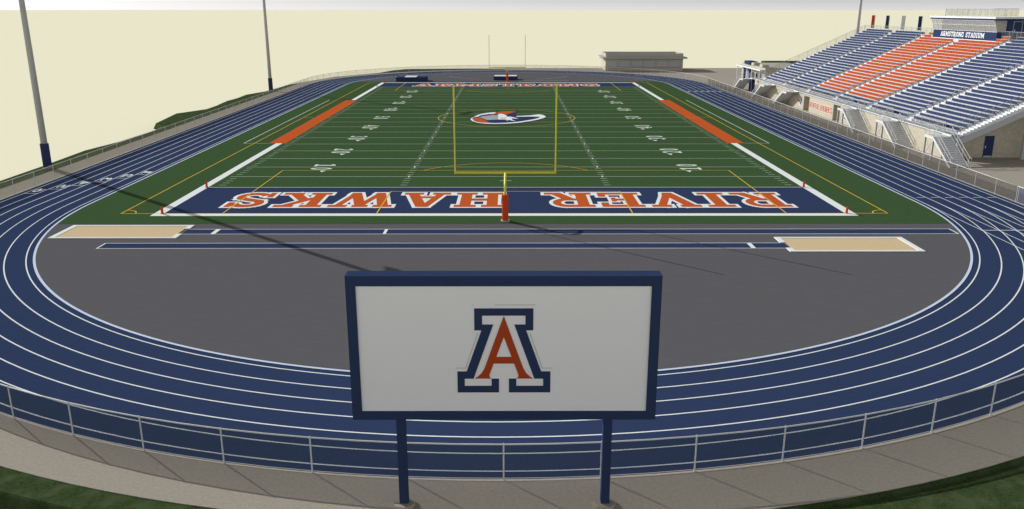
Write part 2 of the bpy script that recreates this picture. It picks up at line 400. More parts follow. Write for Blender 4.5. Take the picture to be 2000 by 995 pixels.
# ---- track markings
t = MB()
t.strip(stad(31.06, 120, .012), stad(31.2, 120, .012), 1, closed=True)
for k in [0]+list(range(1, 7)):
    r = 31.55+1.1*k if k else 31.55
    t.strip(stad(r-.035, 120, .002), stad(r+.035, 120, .002), 0, closed=True)
num = [(-32.1, -39.6), (-33.2, -41.25), (-34.3, -42.83), (-35.4, -44.35), (-36.5, -45.8), (-37.6, -47.4)]
for k, (x, y) in enumerate(num):
    letters(t, str(k+1), (x-.36, y-.1, .003), (0, 1, 0), (1, 0, 0), (0, 0, 1), 1.35, .78, 0)
    rect(t, x-.5, x+.52, y-.62, y-.53, .002)
    letters(t, str(k+1), (31.7+1.1*k, 36.6, .003), (1, 0, 0), (0, 1, 0), (0, 0, 1), .7, .9, 0)
    rect(t, 31.6+1.1*k+.3, 31.6+1.1*k+.95, -49.66, -49.58, .002)
for k in range(6):
    x = 31.55+1.1*k; ye = -YC-min(math.sqrt(38.1**2-x*x), 13.2)
    rect(t, x-.03, x+.03, ye, -YC+.6, .0045)
rect(t, 31.6, 36.9, -59.7, -59.6, .0075)
rect(t, 31.6, 38.1, 44.0, 44.07, .0035)
t.build('track_markings', ['white', 'curb'], track)
# ---- field markings
m = MB(); z1, z2, z3, z4 = .008, .012, .016, .020
HW = 24.35; GL = 45.72; EL = 54.86
for s_ in (-1, 1):
    y0, y1 = sorted((s_*(GL+.06), s_*(EL))); 
    rect(m, -HW, HW, y0, y1, z1, 1)                                   # navy end zone
    rect(m, -HW-.7, HW+.7, *sorted((s_*EL, s_*(EL+.72))), z1, 0)       # end line
    rect(m, -HW, HW, *sorted((s_*(GL-.05), s_*(GL+.06))), z1, 2)
    for ya, yb in ((-EL, -22.4), (22.4, EL)): rect(m, *sorted((s_*HW, s_*(HW+.7))), ya, yb, z1, 0)
    rect(m, *sorted((s_*24.0, s_*25.85)), -22.4, 22.4, z1, 3)          # orange team box
    rect(m, *sorted((s_*28.5, s_*28.6)), -22.4, 22.6, z1, 2)
    rect(m, *sorted((s_*25.85, s_*28.5)), -22.42, -22.34, z1, 2)
for i in range(1, 20): rect(m, -23.98, 23.98, -GL+i*4.572-.037, -GL+i*4.572+.037, z1, 2)
for i in range(1, 100):
    if i % 5 == 0: continue
    y = -GL+i*.9144
    for x in (-8.43, 8.43): rect(m, x-.28, x+.28, y-.035, y+.035, z1, 2)
    for x in (-23.45, 23.45): rect(m, x-.28, x+.28, y-.035, y+.035, z1, 2)
for i in range(1, 20):
    y = -GL+i*4.572
    for x in (-8.43, 8.43): rect(m, x-.06, x+.06, y-.3, y+.3, z2, 0)
for y in (-GL+2.74, GL-2.74): rect(m, -.5, .5, y-.05, y+.05, z1, 2)
m.build('field_lines', ['white', 'blue', 'ywhite', 'orange'], field)
m = MB()
for s_ in (-1, 1):
    for i in range(1, 10):
        y = -GL+i*9.144; n = str(min(i, 10-i))
        # numerals lie on their side, bases toward the near sideline
        up = (-s_, 0, 0) ; rt = (0, s_, 0)
        bx = s_*17.85
        for d, c_ in ((-1, n), (1, '0')):
            yy = y+s_*(d*.85)-s_*.5
            letters(m, c_, (bx, yy, z2), rt, up, (0, 0, 1), 1.0, 1.95, 0)
        if i != 5:
            dd = -1 if i < 5 else 1
            xx = s_*16.5; ya = y+dd*1.75
            tri = [(xx-.3, ya, z2), (xx+.3, ya, z2), (xx, ya+dd*.85, z2)]
            m.poly(tri if dd > 0 else tri[::-1])
m.build('yard_numbers', 'ywhite', field)
m = MB()
letters(m, 'RIVER', (21.35, -47.9, z2), (-1, 0, 0), (0, -1, 0), (0, 0, 1), 18.3, 4.95, 0, 1, .26)
letters(m, 'HAWKS', (-.15, -47.9, z2), (-1, 0, 0), (0, -1, 0), (0, 0, 1), 20.9, 4.95, 0, 1, .26)
letters(m, 'ARMSTRONG', (-17.9, 47.3, z2), (1, 0, 0), (0, 1, 0), (0, 0, 1), 35.2, 5.0, 0, 1, .26)
m.build('end_zone_lettering', ['orange', 'white'], field)
m = MB(); zy = .0215; yw = .09
for s_ in (-1, 1):
    linestrip(m, [(-27.4, s_*54.86), (27.4, s_*54.86)], yw, .0095); linestrip(m, [(s_*27.4, -54.86), (s_*27.4, 54.86)], yw, .0105)
    linestrip(m, [(-20.15, s_*54.8), (-20.15, s_*38.35), (20.15, s_*38.35), (20.15, s_*54.8)], yw, zy)
    linestrip(m, [(-9.15, s_*54.8), (-9.15, s_*47.4), (9.15, s_*47.4), (9.15, s_*54.8)], yw, zy)
    linestrip(m, arc(0, s_*43.65, 9.15, 90+s_*0-(-1 if s_ < 0 else 1)*0-54+(180 if s_ > 0 else 0), 90+54+(180 if s_ > 0 else 0)), yw, zy)
    for q in (-1, 1):
        a0 = math.degrees(math.atan2(-s_, -q)); linestrip(m, arc(q*27.4, s_*54.86, 1.0, a0-45, a0+45, 10), yw, .014)
linestrip(m, arc(-.1, 0, 9.15, 0, 360, 72), yw, zy)
linestrip(m, [(-27.4, .0), (-25.9, .0)], yw, .014); linestrip(m, [(23.9, .05), (27.4, .05)], yw, zy)
m.build('soccer_lines', 'yline', field)
# midfield hawk emblem
LG = {
 'navy': [(-5.08, -1.0), (-4.85, .69), (-4.59, 1.74), (-4.19, 3.19), (-3.69, 4.62), (-2.93, 5.6), (-2.15, 6.07), (-1.67, 6.07), (-1.44, 6.47), (-.88, 7.15), (.4, 7.42), (1.76, 6.67), (1.11, 5.27), (1.17, 2.05), (2.25, 2.17), (3.43, 2.99), (4.54, 3.82), (4.91, 3.18), (5.41, .68), (4.9, -1.01), (4.09, -2.77), (2.87, -4.75), (1.4, -6.13), (-.03, -7.04), (-1.45, -7.2), (-2.88, -6.66), (-4.01, -5.3), (-4.66, -3.61)],
 'rim': [(-4.87, -2.17), (-4.74, -.1), (-4.3, .33), (-4.55, -1.0), (-4.54, -2.17), (-4.21, -3.9), (-3.66, -4.91), (-2.77, -5.57), (-1.47, -5.85), (-.03, -5.47), (1.42, -4.47), (2.68, -3.06), (3.53, -1.9), (4.16, -.71), (4.43, .68), (2.99, .93), (1.16, .68), (1.32, 1.55), (3.02, 2.17), (4.37, 3.44), (4.89, 2.8), (5.27, .68), (4.75, -1.01), (3.96, -2.48), (2.74, -4.19), (1.41, -5.58), (-.03, -6.4), (-1.46, -6.66), (-2.75, -6.39), (-3.78, -5.46), (-4.5, -3.9)],
 'orange': [(-4.68, -1.59), (-4.59, -.1), (-4.3, .21), (-3.66, -.7), (-3.0, -2.64), (-2.51, -4.46), (-2.19, -5.68), (-2.92, -5.46), (-3.68, -4.46), (-4.31, -3.22)],
 'top': [(-4.55, .69), (-4.15, 2.37), (-3.66, 3.84), (-2.91, 4.94), (-2.29, 5.6), (-1.66, 5.8), (-1.65, 4.94), (-1.87, 4.09), (-2.56, 3.64), (-3.17, 3.0), (-3.76, 2.06), (-3.94, .69)],
 'grey': [(-3.84, .2), (-3.13, 1.55), (-2.07, 2.37), (-1.26, 2.37), (-1.17, -2.3), (-2.26, -2.64), (-2.63, -2.87), (-3.19, -1.3)],
 'head': [(-1.25, 2.37), (-1.38, 2.68), (-1.09, 4.09), (-.62, 3.83), (-.14, 2.36), (-.06, .81), (.48, .69), (.93, -.11), (1.52, -1.48), (1.0, -1.3), (.55, -1.12), (.7, -2.65), (1.13, -4.02), (.55, -3.34), (.25, -2.65), (-.11, -3.62), (-.04, -2.47), (-.57, -2.18), (-1.17, -2.3)],
 'wing': [(-1.5, 5.6), (-.88, 6.74), (.32, 7.15), (1.24, 6.6), (.72, 5.27), (.24, 4.28), (-.07, 3.19), (-.7, 4.28), (-1.24, 3.96), (-2.07, 2.56), (-2.39, 2.81), (-1.72, 4.29)]}
def emblem(mb, to3, idx):
    for key, lv in (('navy', 0), ('rim', 1), ('orange', 2), ('top', 2), ('grey', 2), ('wing', 2), ('head', 3)):
        p = LG[key]
        tr = geometry.tessellate_polygon([[Vector((x, y, 0)) for x, y in p]])
        k = len(mb.v); mb.v += [tuple(to3(x, y, lv)) for x, y in p]
        for q in tr:
            a_, b_, c_ = [Vector(p[i]) for i in q]
            if (b_-a_).cross(c_-a_) < 0: q = q[::-1]
            mb.f.append(tuple(k+i for i in q)); mb.m.append(idx[key])
    # eye line, eye and beak notch
    for p, mi in (([(-1.0, -.9), (-.25, -1.25), (-.2, -.75), (-.9, -.5)], idx['navy']), ([(-.35, -.3), (-.1, -.4), (-.12, .05), (-.33, .05)], idx['eye'])):
        mb.poly([to3(x, y, 4) for x, y in p], mi)
IDX = {'navy': 0, 'rim': 1, 'orange': 2, 'top': 1, 'grey': 3, 'head': 1, 'wing': 2, 'eye': 4}
M['logogrey'] = mat('grey_turf_paint', (160, 162, 164), .85)
EMB = ['blue', 'white', 'orange', 'logogrey', 'yline']
m = MB(); emblem(m, lambda x, y, l: (x, y, .025+.004*l), IDX); m.build('midfield_emblem', EMB, field)
# ---- runways on the apron
m = MB()
def runway(x0, x1, y0, y1, ticks):
    rect(m, x0, x1, y0, y1, .004, 0)
    for ya, yb in ((y0, y0+.07), (y1-.07, y1)): rect(m, x0, x1, ya, yb, .008, 1)
    for xt, wd in ticks: rect(m, xt, xt+wd, y0+.07, y1-.07, .008, 1)
runway(-20.95, 29.6, -60.56, -59.25, [(-19.1, .3), (-7.9, .2), (29.5, .1)])
runway(-24.9, 17.45, -63.95, -62.7, [(15.15, .28), (-24.9, .1)])
m.build('jump_runways', ['track', 'white']); tag(bpy.data.objects['jump_runways'], kind='structure')
m = MB(); rect(m, 2.0, 12.2, 59.2, 59.35, .006)
linestrip(m, arc(0, 76, 13.5, 200, 245, 10), .07, .006); linestrip(m, arc(0, 76, 13.5, 295, 340, 10), .07, .006)
tag(m.build('apron_markings', 'white'), kind='structure')
# ================================================================== SAND PITS
def pit(x0, x1, y0, y1, open_side, gap, label):
    t_ = thing('sand_pit', label, 'sand pit', ((x0+x1)/2, (y0+y1)/2, 0), 'long jump pits on the apron')
    X, Y = (x1-x0)/2, (y1-y0)/2; b = MB()
    w = .22
    b.box(-X, X, -Y, -Y+w, .004, .05); b.box(-X, X, Y-w, Y, .004, .05)
    for sx in (-1, 1):
        xa, xb = (sorted((sx*X, sx*(X-.35))))
        if sx == open_side:
            ga, gb = gap[0]-(y0+y1)/2, gap[1]-(y0+y1)/2
            b.box(xa, xb, -Y+w, ga, .004, .05); b.box(xa, xb, gb, Y-w, .004, .05)
        else: b.box(xa, xb, -Y+w, Y-w, .004, .05)
    b.build('border', 'white', t_)
    b = MB(); nx, ny = 60, 22; pts = []
    for j in range(ny+1):
        pts.append([(-X+.3+(2*X-.6)*i/nx, -Y+w-.02+(2*Y-2*w+.04)*j/ny, .02+.012*random.random()) for i in range(nx+1)])
    for j in range(ny): b.strip(pts[j], pts[j+1])
    b.build('sand', 'sand', t_, smooth=True)
pit(-29.05, -20.9, -61.62, -58.3, 1, (-60.56, -59.25), 'sand pit with white border at the left end of the runway nearer the end zone')
pit(17.25, 25.4, -64.75, -61.45, -1, (-63.95, -62.7), 'sand pit with white border at the right end of the runway nearer the scoreboard')
# ================================================================== GOAL POSTS
def goalpost(loc, rz, label, z_dirt=0):
    t_ = thing('goal_post', label, 'goal post', loc, 'football goal posts', rz)
    b = MB(); b.box(-.3, .3, -.3, .3, -.02, .05); b.build('base_plate', 'greysteel', t_)
    b = MB(); b.tube([(0, 0, .05), (0, 0, 1.83)], .23, 12); b.build('pad', 'padred', t_, bevel=.02)
    b = MB(); pts = [(0, 0, 1.83), (0, 0, 2.0), (0, .03, 2.2)]+[(0, 2.05-2.0*math.cos(a_*PI/24), 2.2+.72*math.sin(a_*PI/24)) for a_ in range(1, 13)]
    b.tube(pts, .085, 12); b.build('gooseneck', 'yellow', t_, smooth=True)
    b = MB(); b.tube([(-3.56, 2.1, 2.96), (3.56, 2.1, 2.96)], .08, 12); b.build('crossbar', 'yellow', t_)
    for s_ in (-1, 1):
        b = MB(); b.tube([(s_*3.53, 2.1, 2.9), (s_*3.53, 2.1, 9.12)], .055, 10); b.build('upright', 'yellow', t_)
    return t_
goalpost((.05, -57.0, 0), 0, 'yellow goal post with orange pad in front of the near navy end zone')
goalpost((-.2, 57.0, 0), PI, 'yellow goal post with orange pad behind the far end zone')
# pylons
P0 = None
plabel = {(-1, -2): 'orange pylon on near end line at the left corner', (1, -2): 'orange pylon on near end line at the right corner',
          (-1, -1): 'orange pylon at left end of near goal line', (1, -1): 'orange pylon at right end of near goal line',
          (-1, 1): 'orange pylon at left end of far goal line', (1, 1): 'orange pylon at right end of far goal line',
          (-1, 2): 'orange pylon on far end line at the left corner', (1, 2): 'orange pylon on far end line at the right corner'}
for (sx, k), lb in plabel.items():
    y = (GL if abs(k) == 1 else EL)*(1 if k > 0 else -1)
    if P0 is None:
        P0 = thing('pylon', lb, 'pylon', (sx*24.45, y, .012), 'orange corner pylons')
        b = MB(); b.box(-.07, .07, -.07, .07, 0, .46); b.build('marker', 'padred', P0, bevel=.015)
        b = MB(); b.box(-.1, .1, -.1, .1, 0, .03); b.build('foot', 'padred', P0)
    else: dup(P0, (sx*24.45, y, .012), lb)
# ================================================================== LIGHT POLES
def light_pole(loc, rz, label):
    t_ = thing('light_pole', label, 'light pole', loc, 'stadium light poles', rz)
    b = MB(); b.tube([(0, 0, -.05), (0, 0, .12)], .40, 16); b.build('footing', 'pave', t_)
    b = MB(); b.tube([(0, 0, .12), (0, 0, 2.27)], .37, 16); b.build('sleeve', 'navy', t_, bevel=.02)
    b = MB(); b.tube([(0, 0, 2.27), (0, 0, 21.6)], [.285, .2], 16); b.build('shaft', 'pole', t_, smooth=True)
    for z in (21.2,):
        b = MB(); b.box(-1.7, 1.7, -.08, .08, z-.07, z+.07); arm = b.build('crossarm', 'greysteel', t_)
        for k in range(5):
            x = -1.5+.75*k
            l = MB(); l.tube([(x, .1, z+.05), (x, .3, z-.05), (x, .62, z-.2)], [.12, .22, .3], 12); l.build('lamp', 'lens', arm)
    return t_
light_pole((-42.15, -36.84, -.03), math.radians(-70), 'grey light pole with navy base sleeve, nearest, by the left fence')
light_pole((-42.12, 37.98, -.03), math.radians(-110), 'grey light pole with navy base sleeve, farther along the left fence')
light_pole((61.3, 38.6, 0), math.radians(110), 'grey light pole rising behind the far top corner of the grandstand')
# ================================================================== SCOREBOARD
sb = thing('scoreboard', 'navy framed white board with block letter A on two navy posts', 'scoreboard', (.22, -91.5, 0))
b = MB(); x0, x1, z0, z1_ = -4.29, 4.29, 2.86, 7.14
fw, fh = .27, .29
yf, yb = -.12, .36
b.box(x0, x0+fw, yf, yb, z0, z1_); b.box(x1-fw, x1, yf, yb, z0, z1_); b.box(x0+fw, x1-fw, yf, yb, z1_-fh, z1_); b.box(x0+fw, x1-fw, yf, yb, z0, z0+fh-.04)
b.build('frame', 'navy', sb)
b = MB(); b.box(x0+fw, x1-fw, yf+.05, yb-.03, z0+fh-.04, z1_-fh); b.build('panel', 'panel', sb)
for xx in (-2.95, 2.96):
    b = MB(); b.box(xx-.125, xx+.125, -.06, .19, -.02, z0); b.build('post', 'navy', sb)
    b = MB(); b.tube([(xx, .06, -.1), (xx, .06, .1)], .32, 20); b.build('footing', 'pave', sb)
# letter A
nav = [(-.81, 6.2), (.81, 6.2), (.81, 5.56), (.615, 5.56), (1.04, 4.33), (1.3, 4.33), (1.3, 3.69), (.14, 3.69), (.14, 4.11), (.345, 4.11), (.345, 3.89), (1.1, 3.89), (1.1, 4.11), (.85, 4.11), (.29, 5.73), (.595, 5.73), (.595, 5.99)]
nav = nav+[(-x, z) for x, z in nav[1:][::-1] if True]
right = [(0, 6.2), (.81, 6.2), (.81, 5.56), (.615, 5.56), (1.04, 4.33), (1.3, 4.33), (1.3, 3.69), (.14, 3.69), (.14, 4.11), (.345, 4.11), (.345, 3.89), (1.1, 3.89), (1.1, 4.11), (.85, 4.11), (.29, 5.73), (.595, 5.73), (.595, 5.99), (0, 5.99)]
redr = [(0, 5.98), (.54, 4.43), (.62, 4.28), (.72, 4.18), (.81, 4.115), (.36, 4.115), (.4, 4.16), (.41, 4.22), (.285, 4.57), (0, 4.57), (0, 4.77), (.215, 4.77), (0, 5.37)]
def flat_yz(mb, pts, y, mi, t=.012):
    tr = geometry.tessellate_polygon([[Vector((x, z, 0)) for x, z in pts]])
    n = len(pts); k = len(mb.v)
    mb.v += [(x, y-t, z) for x, z in pts]+[(x, y, z) for x, z in pts]
    for q in tr: mb.f.append(tuple(k+i for i in q)); mb.m.append(mi)
    for i in range(n): j = (i+1) % n; mb.f.append((k+i, k+j, k+n+j, k+n+i)); mb.m.append(mi)
b = MB(); yp = yf+.05-.003
for s_ in (1, -1):
    flat_yz(b, [(s_*x, z) for x, z in right], yp, 0); flat_yz(b, [(s_*x, z) for x, z in redr], yp-.004, 1)
for p_, q_ in (((-.26, 6.3), (.87, 6.3)), ((-.87, 6.3), (-.82, 6.3)), ((.72, 5.48), (1.07, 4.43)), ((1.07, 4.43), (1.34, 4.43)), ((-.72, 5.48), (-1.07, 4.43)), ((-1.07, 4.43), (-1.34, 4.43))):
    dv = Vector(q_)-Vector(p_); nn = Vector((-dv.y, dv.x)).normalized()*.006
    flat_yz(b, [(p_[0]-nn.x, p_[1]-nn.y), (q_[0]-nn.x, q_[1]-nn.y), (q_[0]+nn.x, q_[1]+nn.y), (p_[0]+nn.x, p_[1]+nn.y)], yp, 2, .004)
b.build('letter', ['navy', 'red', 'logogrey'], sb)
# ================================================================== FENCES
def fence(pts, label, mesh_m, posts_every=3.05, H=1.22, cat='fence', grp='chain link fence runs round the track', name='chain_link_fence', r=.027):
    t_ = thing(name, label, cat, (pts[0][0], pts[0][1], 0), grp)
    ox, oy = pts[0]; P = [(x-ox, y-oy) for x, y in pts]
    # resample
    seg = [0]
    for i in range(1, len(P)): seg.append(seg[-1]+math.dist(P[i], P[i-1]))
    def at(d):
        for i in range(1, len(P)):
            if d <= seg[i] or i == len(P)-1:
                k = (d-seg[i-1])/(seg[i]-seg[i-1]); return (P[i-1][0]+(P[i][0]-P[i-1][0])*k, P[i-1][1]+(P[i][1]-P[i-1][1])*k)
    n = max(1, round(seg[-1]/posts_every)); base = None
    for i in range(n+1):
        x, y = at(seg[-1]*i/n)
        if base is None:
            b = MB(); b.tube([(0, 0, -.05), (0, 0, H)], r, 8); b.tube([(0, 0, H), (0, 0, H+.05)], [r*1.25, r*.5], 8); base = b.build('post', 'steel', t_); base.location = (x, y, 0)
        else:
            o = base.copy(); COL.objects.link(o); o.parent = t_; o.location = (x, y, 0)
    b = MB(); b.tube([(x, y, H) for x, y in P], r*.95, 8); b.build('top_rail', 'steel', t_, smooth=True)
    b = MB(); b.tube([(x, y, .05) for x, y in P], .012, 4); b.build('bottom_wire', 'steel', t_)
    b = MB()
    for i in range(len(P)-1):
        fi = b.poly([(*P[i], .03), (*P[i+1], .03), (*P[i+1], H-.02), (*P[i], H-.02)])
        b.uv[fi] = [(seg[i], 0), (seg[i+1], 0), (seg[i+1], H), (seg[i], H)]
    b.build('mesh', mesh_m, t_)
    return t_
FR = 38.64
fence([(FR*math.cos(PI+.0049+PI*i/80), -YC+FR*math.sin(PI+.0049+PI*i/80)) for i in range(81)], 'low chain link fence curving round the near bend below the scoreboard', 'mesh')
fence([(-FR, -YC+i*YC*2/20) for i in range(21)], 'low chain link fence along the left straight, casting a dark strip on the outer lane', 'meshpale')
fence([(FR, -YC+i*YC*2/20) for i in range(21)], 'low chain link fence along the right straight, between the track and the grandstand', 'meshgrey')
fence([(FR*math.cos(PI*i/80), YC+FR*math.sin(PI*i/80)) for i in range(81)], 'low chain link fence curving round the far bend in the distance', 'meshfar')
# ================================================================== GRANDSTAND
NR = 26; TX = .6457; RZ = .3126; X0 = 43.44; Z0 = 2.42; YS = 33.0
gs = thing('grandstand', 'long tiered grandstand with blue and orange seat rows beside the right straight', 'grandstand', (42.7, 0, 0))
def L(x): return x-42.7
b = MB()
xe = L(X0+TX*NR); 
prof = [(L(42.7), Z0), (L(X0), Z0)]
for i in range(NR): prof += [(L(X0+TX*i), Z0+RZ*i), (L(X0+TX*(i+1)), Z0+RZ*i)]
prof.pop(2)
zt = Z0+RZ*(NR-1)
for i in range(len(prof)-1):
    (xa, za), (xb, zb) = prof[i], prof[i+1]
    b.poly([(xa, -YS, za), (xb, -YS, zb), (xb, YS, zb), (xa, YS, za)][::-1], 1 if i == 0 else 0)
und = [(xe, zt), (xe, zt-.4), (L(X0)+.3, Z0-.22), (L(42.7), Z0-.22), (L(42.7), Z0)]
for i in range(len(und)-1):
    (xa, za), (xb, zb) = und[i], und[i+1]
    b.poly([(xa, -YS, za), (xb, -YS, zb), (xb, YS, zb), (xa, YS, za)][::-1], 1)
for y in (-YS, YS):
    for i in range(NR):
        xa, xb = L(X0+TX*i), L(X0+TX*(i+1)); zz = Z0+RZ*i
        lo = lambda x: Z0-.22+(zt-.4-Z0+.22)*max(0, (x-L(X0)-.3))/(xe-L(X0)-.3)
        b.poly([(xa, y, lo(xa)), (xb, y, lo(xb)), (xb, y, zz), (xa, y, zz)] if y < 0 else [(xa, y, zz), (xb, y, zz), (xb, y, lo(xb)), (xa, y, lo(xa))], 0)
    b.poly([(0, y, Z0-.22), (L(X0), y, Z0-.22), (L(X0), y, Z0), (0, y, Z0)], 1)
b.build('stepped_deck', ['alu', 'deckgrey'], gs)
# aisle steps (half-height boxes)
AIS = [0, 10.8, -10.8, 21.6, -21.6]
for y in AIS+[32.45, -32.45]:
    b = MB(); hw = .58 if abs(y) < 30 else .5
    for i in range(NR):
        if i: b.box(L(X0+TX*i)-.3, L(X0+TX*i)-.003, y-hw, y+hw, Z0+RZ*(i-1)+.003, Z0+RZ*(i-1)+RZ*.5)
    b.build('aisle_steps', 'alu', gs)
for y in AIS:
    for i in range(3, NR-2, 4):
        b = MB(); zz = Z0+RZ*i; xx = L(X0+TX*i)+.3; x2 = xx+TX*1.6; z2_ = zz+RZ*1.6
        b.tube([(xx, y, zz), (xx, y, zz+.85), (x2, y, z2_+.85), (x2, y, z2_)], .022, 6)
        b.build('aisle_handrail', 'steel', gs)
# benches: 6 sections x 26 rows
secs = [(-31.9, -22.3), (-20.9, -11.5), (-10.1, -.7), (.7, 10.1), (11.5, 20.9), (22.3, 31.9)]
def bench_geo(b, y0, y1, x, z, mi_seat=0, mi_back=1, do_back=True, do_seat=True):
    n = max(1, round((y1-y0)/1.85)); L_ = (y1-y0)/n
    if do_seat:
        b.box(x+.18, x+.46, y0, y1, z+.24, z+.275, mi_seat)
        for k in range(n+1):
            yy = y0+L_*k; yy = min(max(yy, y0+.04), y1-.04)
            b.box(x+.3, x+.36, yy-.03, yy+.03, z, z+.24, mi_seat)
            b.box(x+.52, x+.55, yy-.025, yy+.025, z+.2, z+.57, mi_seat)
        b.box(x+.46, x+.53, y0, y1, z+.582, z+.605, mi_seat)
    if do_back:
        for k in range(n):
            b.box(x+.47, x+.51, y0+L_*k+.03, y0+L_*(k+1)-.03, z+.28, z+.58, mi_back)
allb = []
for si, (ya, yb) in enumerate(secs):
    for i in range(NR):
        if i >= NR-2 and abs((ya+yb)/2) < 8:
            y0, y1 = (8.3, yb) if ya > 0 else (ya, -8.3)
        else: y0, y1 = ya, yb
        col = 'seatorange' if (si in (2, 3) and i >= 2) else 'seatblue'
        x, z = L(X0+TX*i), Z0+RZ*i
        # apparent size ~ length / distance
        d = math.dist((X0+TX*i, (y0+y1)/2, z), (.4, -113.1, 14)); vis = 1 if (y1 > -40) else 0
        u = 1000+1635*(X0+TX*i)/(.96*((y0+y1)/2+113)+2.5)
        allb.append(((y1-y0)/d*(1 if u < 2040 else .05), si, i, y0, y1, x, z, col))
allb.sort(key=lambda q: -q[0])
for k, (_, si, i, y0, y1, x, z, col) in enumerate(allb[:100]):
    b = MB(); bench_geo(b, y0, y1, x, z, do_back=False); bn = b.build('bench', 'alu', gs)
    b = MB()
    if i == 0:
        n = 5; L_ = (y1-y0)/n
        for q in range(n): b.box(x+.47, x+.51, y0+L_*q+.03, y0+L_*(q+1)-.03, z+.28, z+.58, 1 if q in (1, 3) else 0)
        b.build('backrest', [col, 'seatdark'], bn)
    else:
        bench_geo(b, y0, y1, x, z, mi_back=0, do_seat=False); b.build('backrest', col, bn)
b = MB()
for (_, si, i, y0, y1, x, z, col) in allb[100:]: bench_geo(b, y0, y1, x, z, 0, 1 if col == 'seatblue' else 2)
tag(b.build('bench_rows', ['alu', 'seatblue', 'seatorange'], gs), kind='stuff')
# walls
REC = [(6.5, 8.8), (-4.95, -2.65)]
b = MB(); ys = [-31.6]+sorted([v_ for r_ in REC for v_ in r_])+[31.6]
for k in range(0, len(ys), 2): b.box(0, .3, ys[k], ys[k+1], 0, Z0-.222)
for (ya, yb) in REC: b.box(0, .3, ya, yb, 2.06, Z0-.222); b.box(1.1, 1.3, ya-.3, yb+.3, 0, 2.06); b.box(.303, 1.1, ya-.3, ya-.003, 0, 2.06); b.box(.303, 1.1, yb+.003, yb+.3, 0, 2.06)
b.build('front_wall', 'block', gs)
b = MB(); b.box(-.1, -.003, -YS, YS, Z0-.06, Z0+.02); b.build('deck_fascia', 'alu', gs)
for s_ in (-1, 1):
    b = MB(); y = s_*31.6
    b.prism([(.303, y, 0), (17.6, y, 0), (17.6, y, 9.4), (1.7, y, Z0-.25), (.303, y, Z0-.25)], (0, -s_*.25, 0))
    b.build('end_wall', 'block', gs)
    b = MB(); y = s_*33.0
    lo0, lo1 = (L(X0)+.3, Z0-.22), (xe, zt-.4)
    b.prism([(0, y, Z0-.223), (lo0[0], y, Z0-.223), (lo1[0], y, zt-.403), (lo1[0], y, zt-.95), (lo0[0]+.2, y, Z0-.8), (0.2, y, Z0-.55)], (0, -s_*.3, 0))
    b.build('raker_beam', 'greysteel', gs)
    for cx in (1.0, 7.35, 13.6):
        zc = Z0-.75+(max(0, cx-1.8))*.47
        b = MB(); b.box(cx-.18, cx+.18, y-s_*.36-.16, y-s_*.36+.16, 0, max(zc, 1.6)); b.build('column', 'greysteel', gs)
dr = MB(); dr.box(4.05, 4.95, -31.66, -31.603, .0, 2.14); door = dr.build('door', 'navy', gs)
d2 = MB(); d2.box(4.1, 4.9, -31.675, -31.662, .03, .2); d2.build('kick_plate', 'greysteel', door)
d2 = MB(); d2.box(4.12, 4.2, -31.70, -31.662, .95, 1.2); d2.build('handle', 'steel', door)
# wall lettering + emblems
b = MB(); letters(b, 'RIVER HAWKS', (-.012, 6.3, .72), (0, -1, 0), (0, 0, 1), (-1, 0, 0), 8.6, .8, 0, 1, .05, .004, .01, .1, .55)
b.build('wall_lettering', ['orange', 'white'], gs)
for (yc_, zc_, sc_) in ((10.2, 1.15, .105), (-6.6, .9, .06)):
    b = MB(); emblem(b, lambda x, y, l: (-.012-.004*l, yc_-y*sc_*1.25*-1*1, zc_+x*-sc_*1.25), IDX)
    b.build('wall_emblem', EMB, gs)
# railings
def rail(pts, name, post_gap, H=1.07, parent=gs, mats=('greysteel', 'railmesh'), mesh=True, r=.02, mid=True):
    """pts: 3-D base line; posts vertical, rails parallel"""
    b = MB(); P = [Vector(p) for p in pts]
    for i in range(len(P)-1):
        a_, c_ = P[i], P[i+1]; n = max(1, round((c_-a_).length/post_gap))
        for k in range(n+1):
            if k == 0 and i > 0: continue
            q = a_.lerp(c_, k/n); b.tube([q, q+Vector((0, 0, H))], r, 6)
        b.tube([a_+Vector((0, 0, H)), c_+Vector((0, 0, H))], r*1.05, 6)
        if mid: b.tube([a_+Vector((0, 0, .12)), c_+Vector((0, 0, .12))], r*.6, 5)
        if mesh:
            l_ = (c_-a_).length
            fi = b.poly([a_+Vector((0, 0, .12)), c_+Vector((0, 0, .12)), c_+Vector((0, 0, H)), a_+Vector((0, 0, H))], 1)
            b.uv[fi] = [(0, 0), (l_, 0), (l_, H), (0, H)]
    for fi in range(len(b.f)):
        if fi not in b.uv: b.uv[fi] = [(0, 0)]*len(b.f[fi])
    return b.build(name, list(mats), parent)
LAND = [(-20.0, -21.85), (-31.55, -33.0), (-8.7, -10.55)]     # landing spans (y) of the near flights
opens = sorted([(min(a_), max(a_)) for a_ in LAND]+[(11.2, 13.0), (22.2, 24.0)])
yy = -33.0
for (oa, ob) in opens:
    if oa-yy > .3: rail([(.03, yy, Z0), (.03, oa, Z0)], 'front_railing', 1.5)
    yy = ob
for s_ in (-1, 1):
    y = s_*32.95
    rail([(L(X0)-.2, y, Z0+.1), (xe, y, zt)], 'side_railing', 1.75, 1.15)
    rail([(.03, y, Z0), (L(X0)-.2, y, Z0+.1)], 'side_railing', 1.5, 1.07)
for ya, yb in ((8.1, 32.95), (-32.95, -8.1)): rail([(xe-.06, ya, zt), (xe-.06, yb, zt)], 'back_railing', 1.6, 1.15)
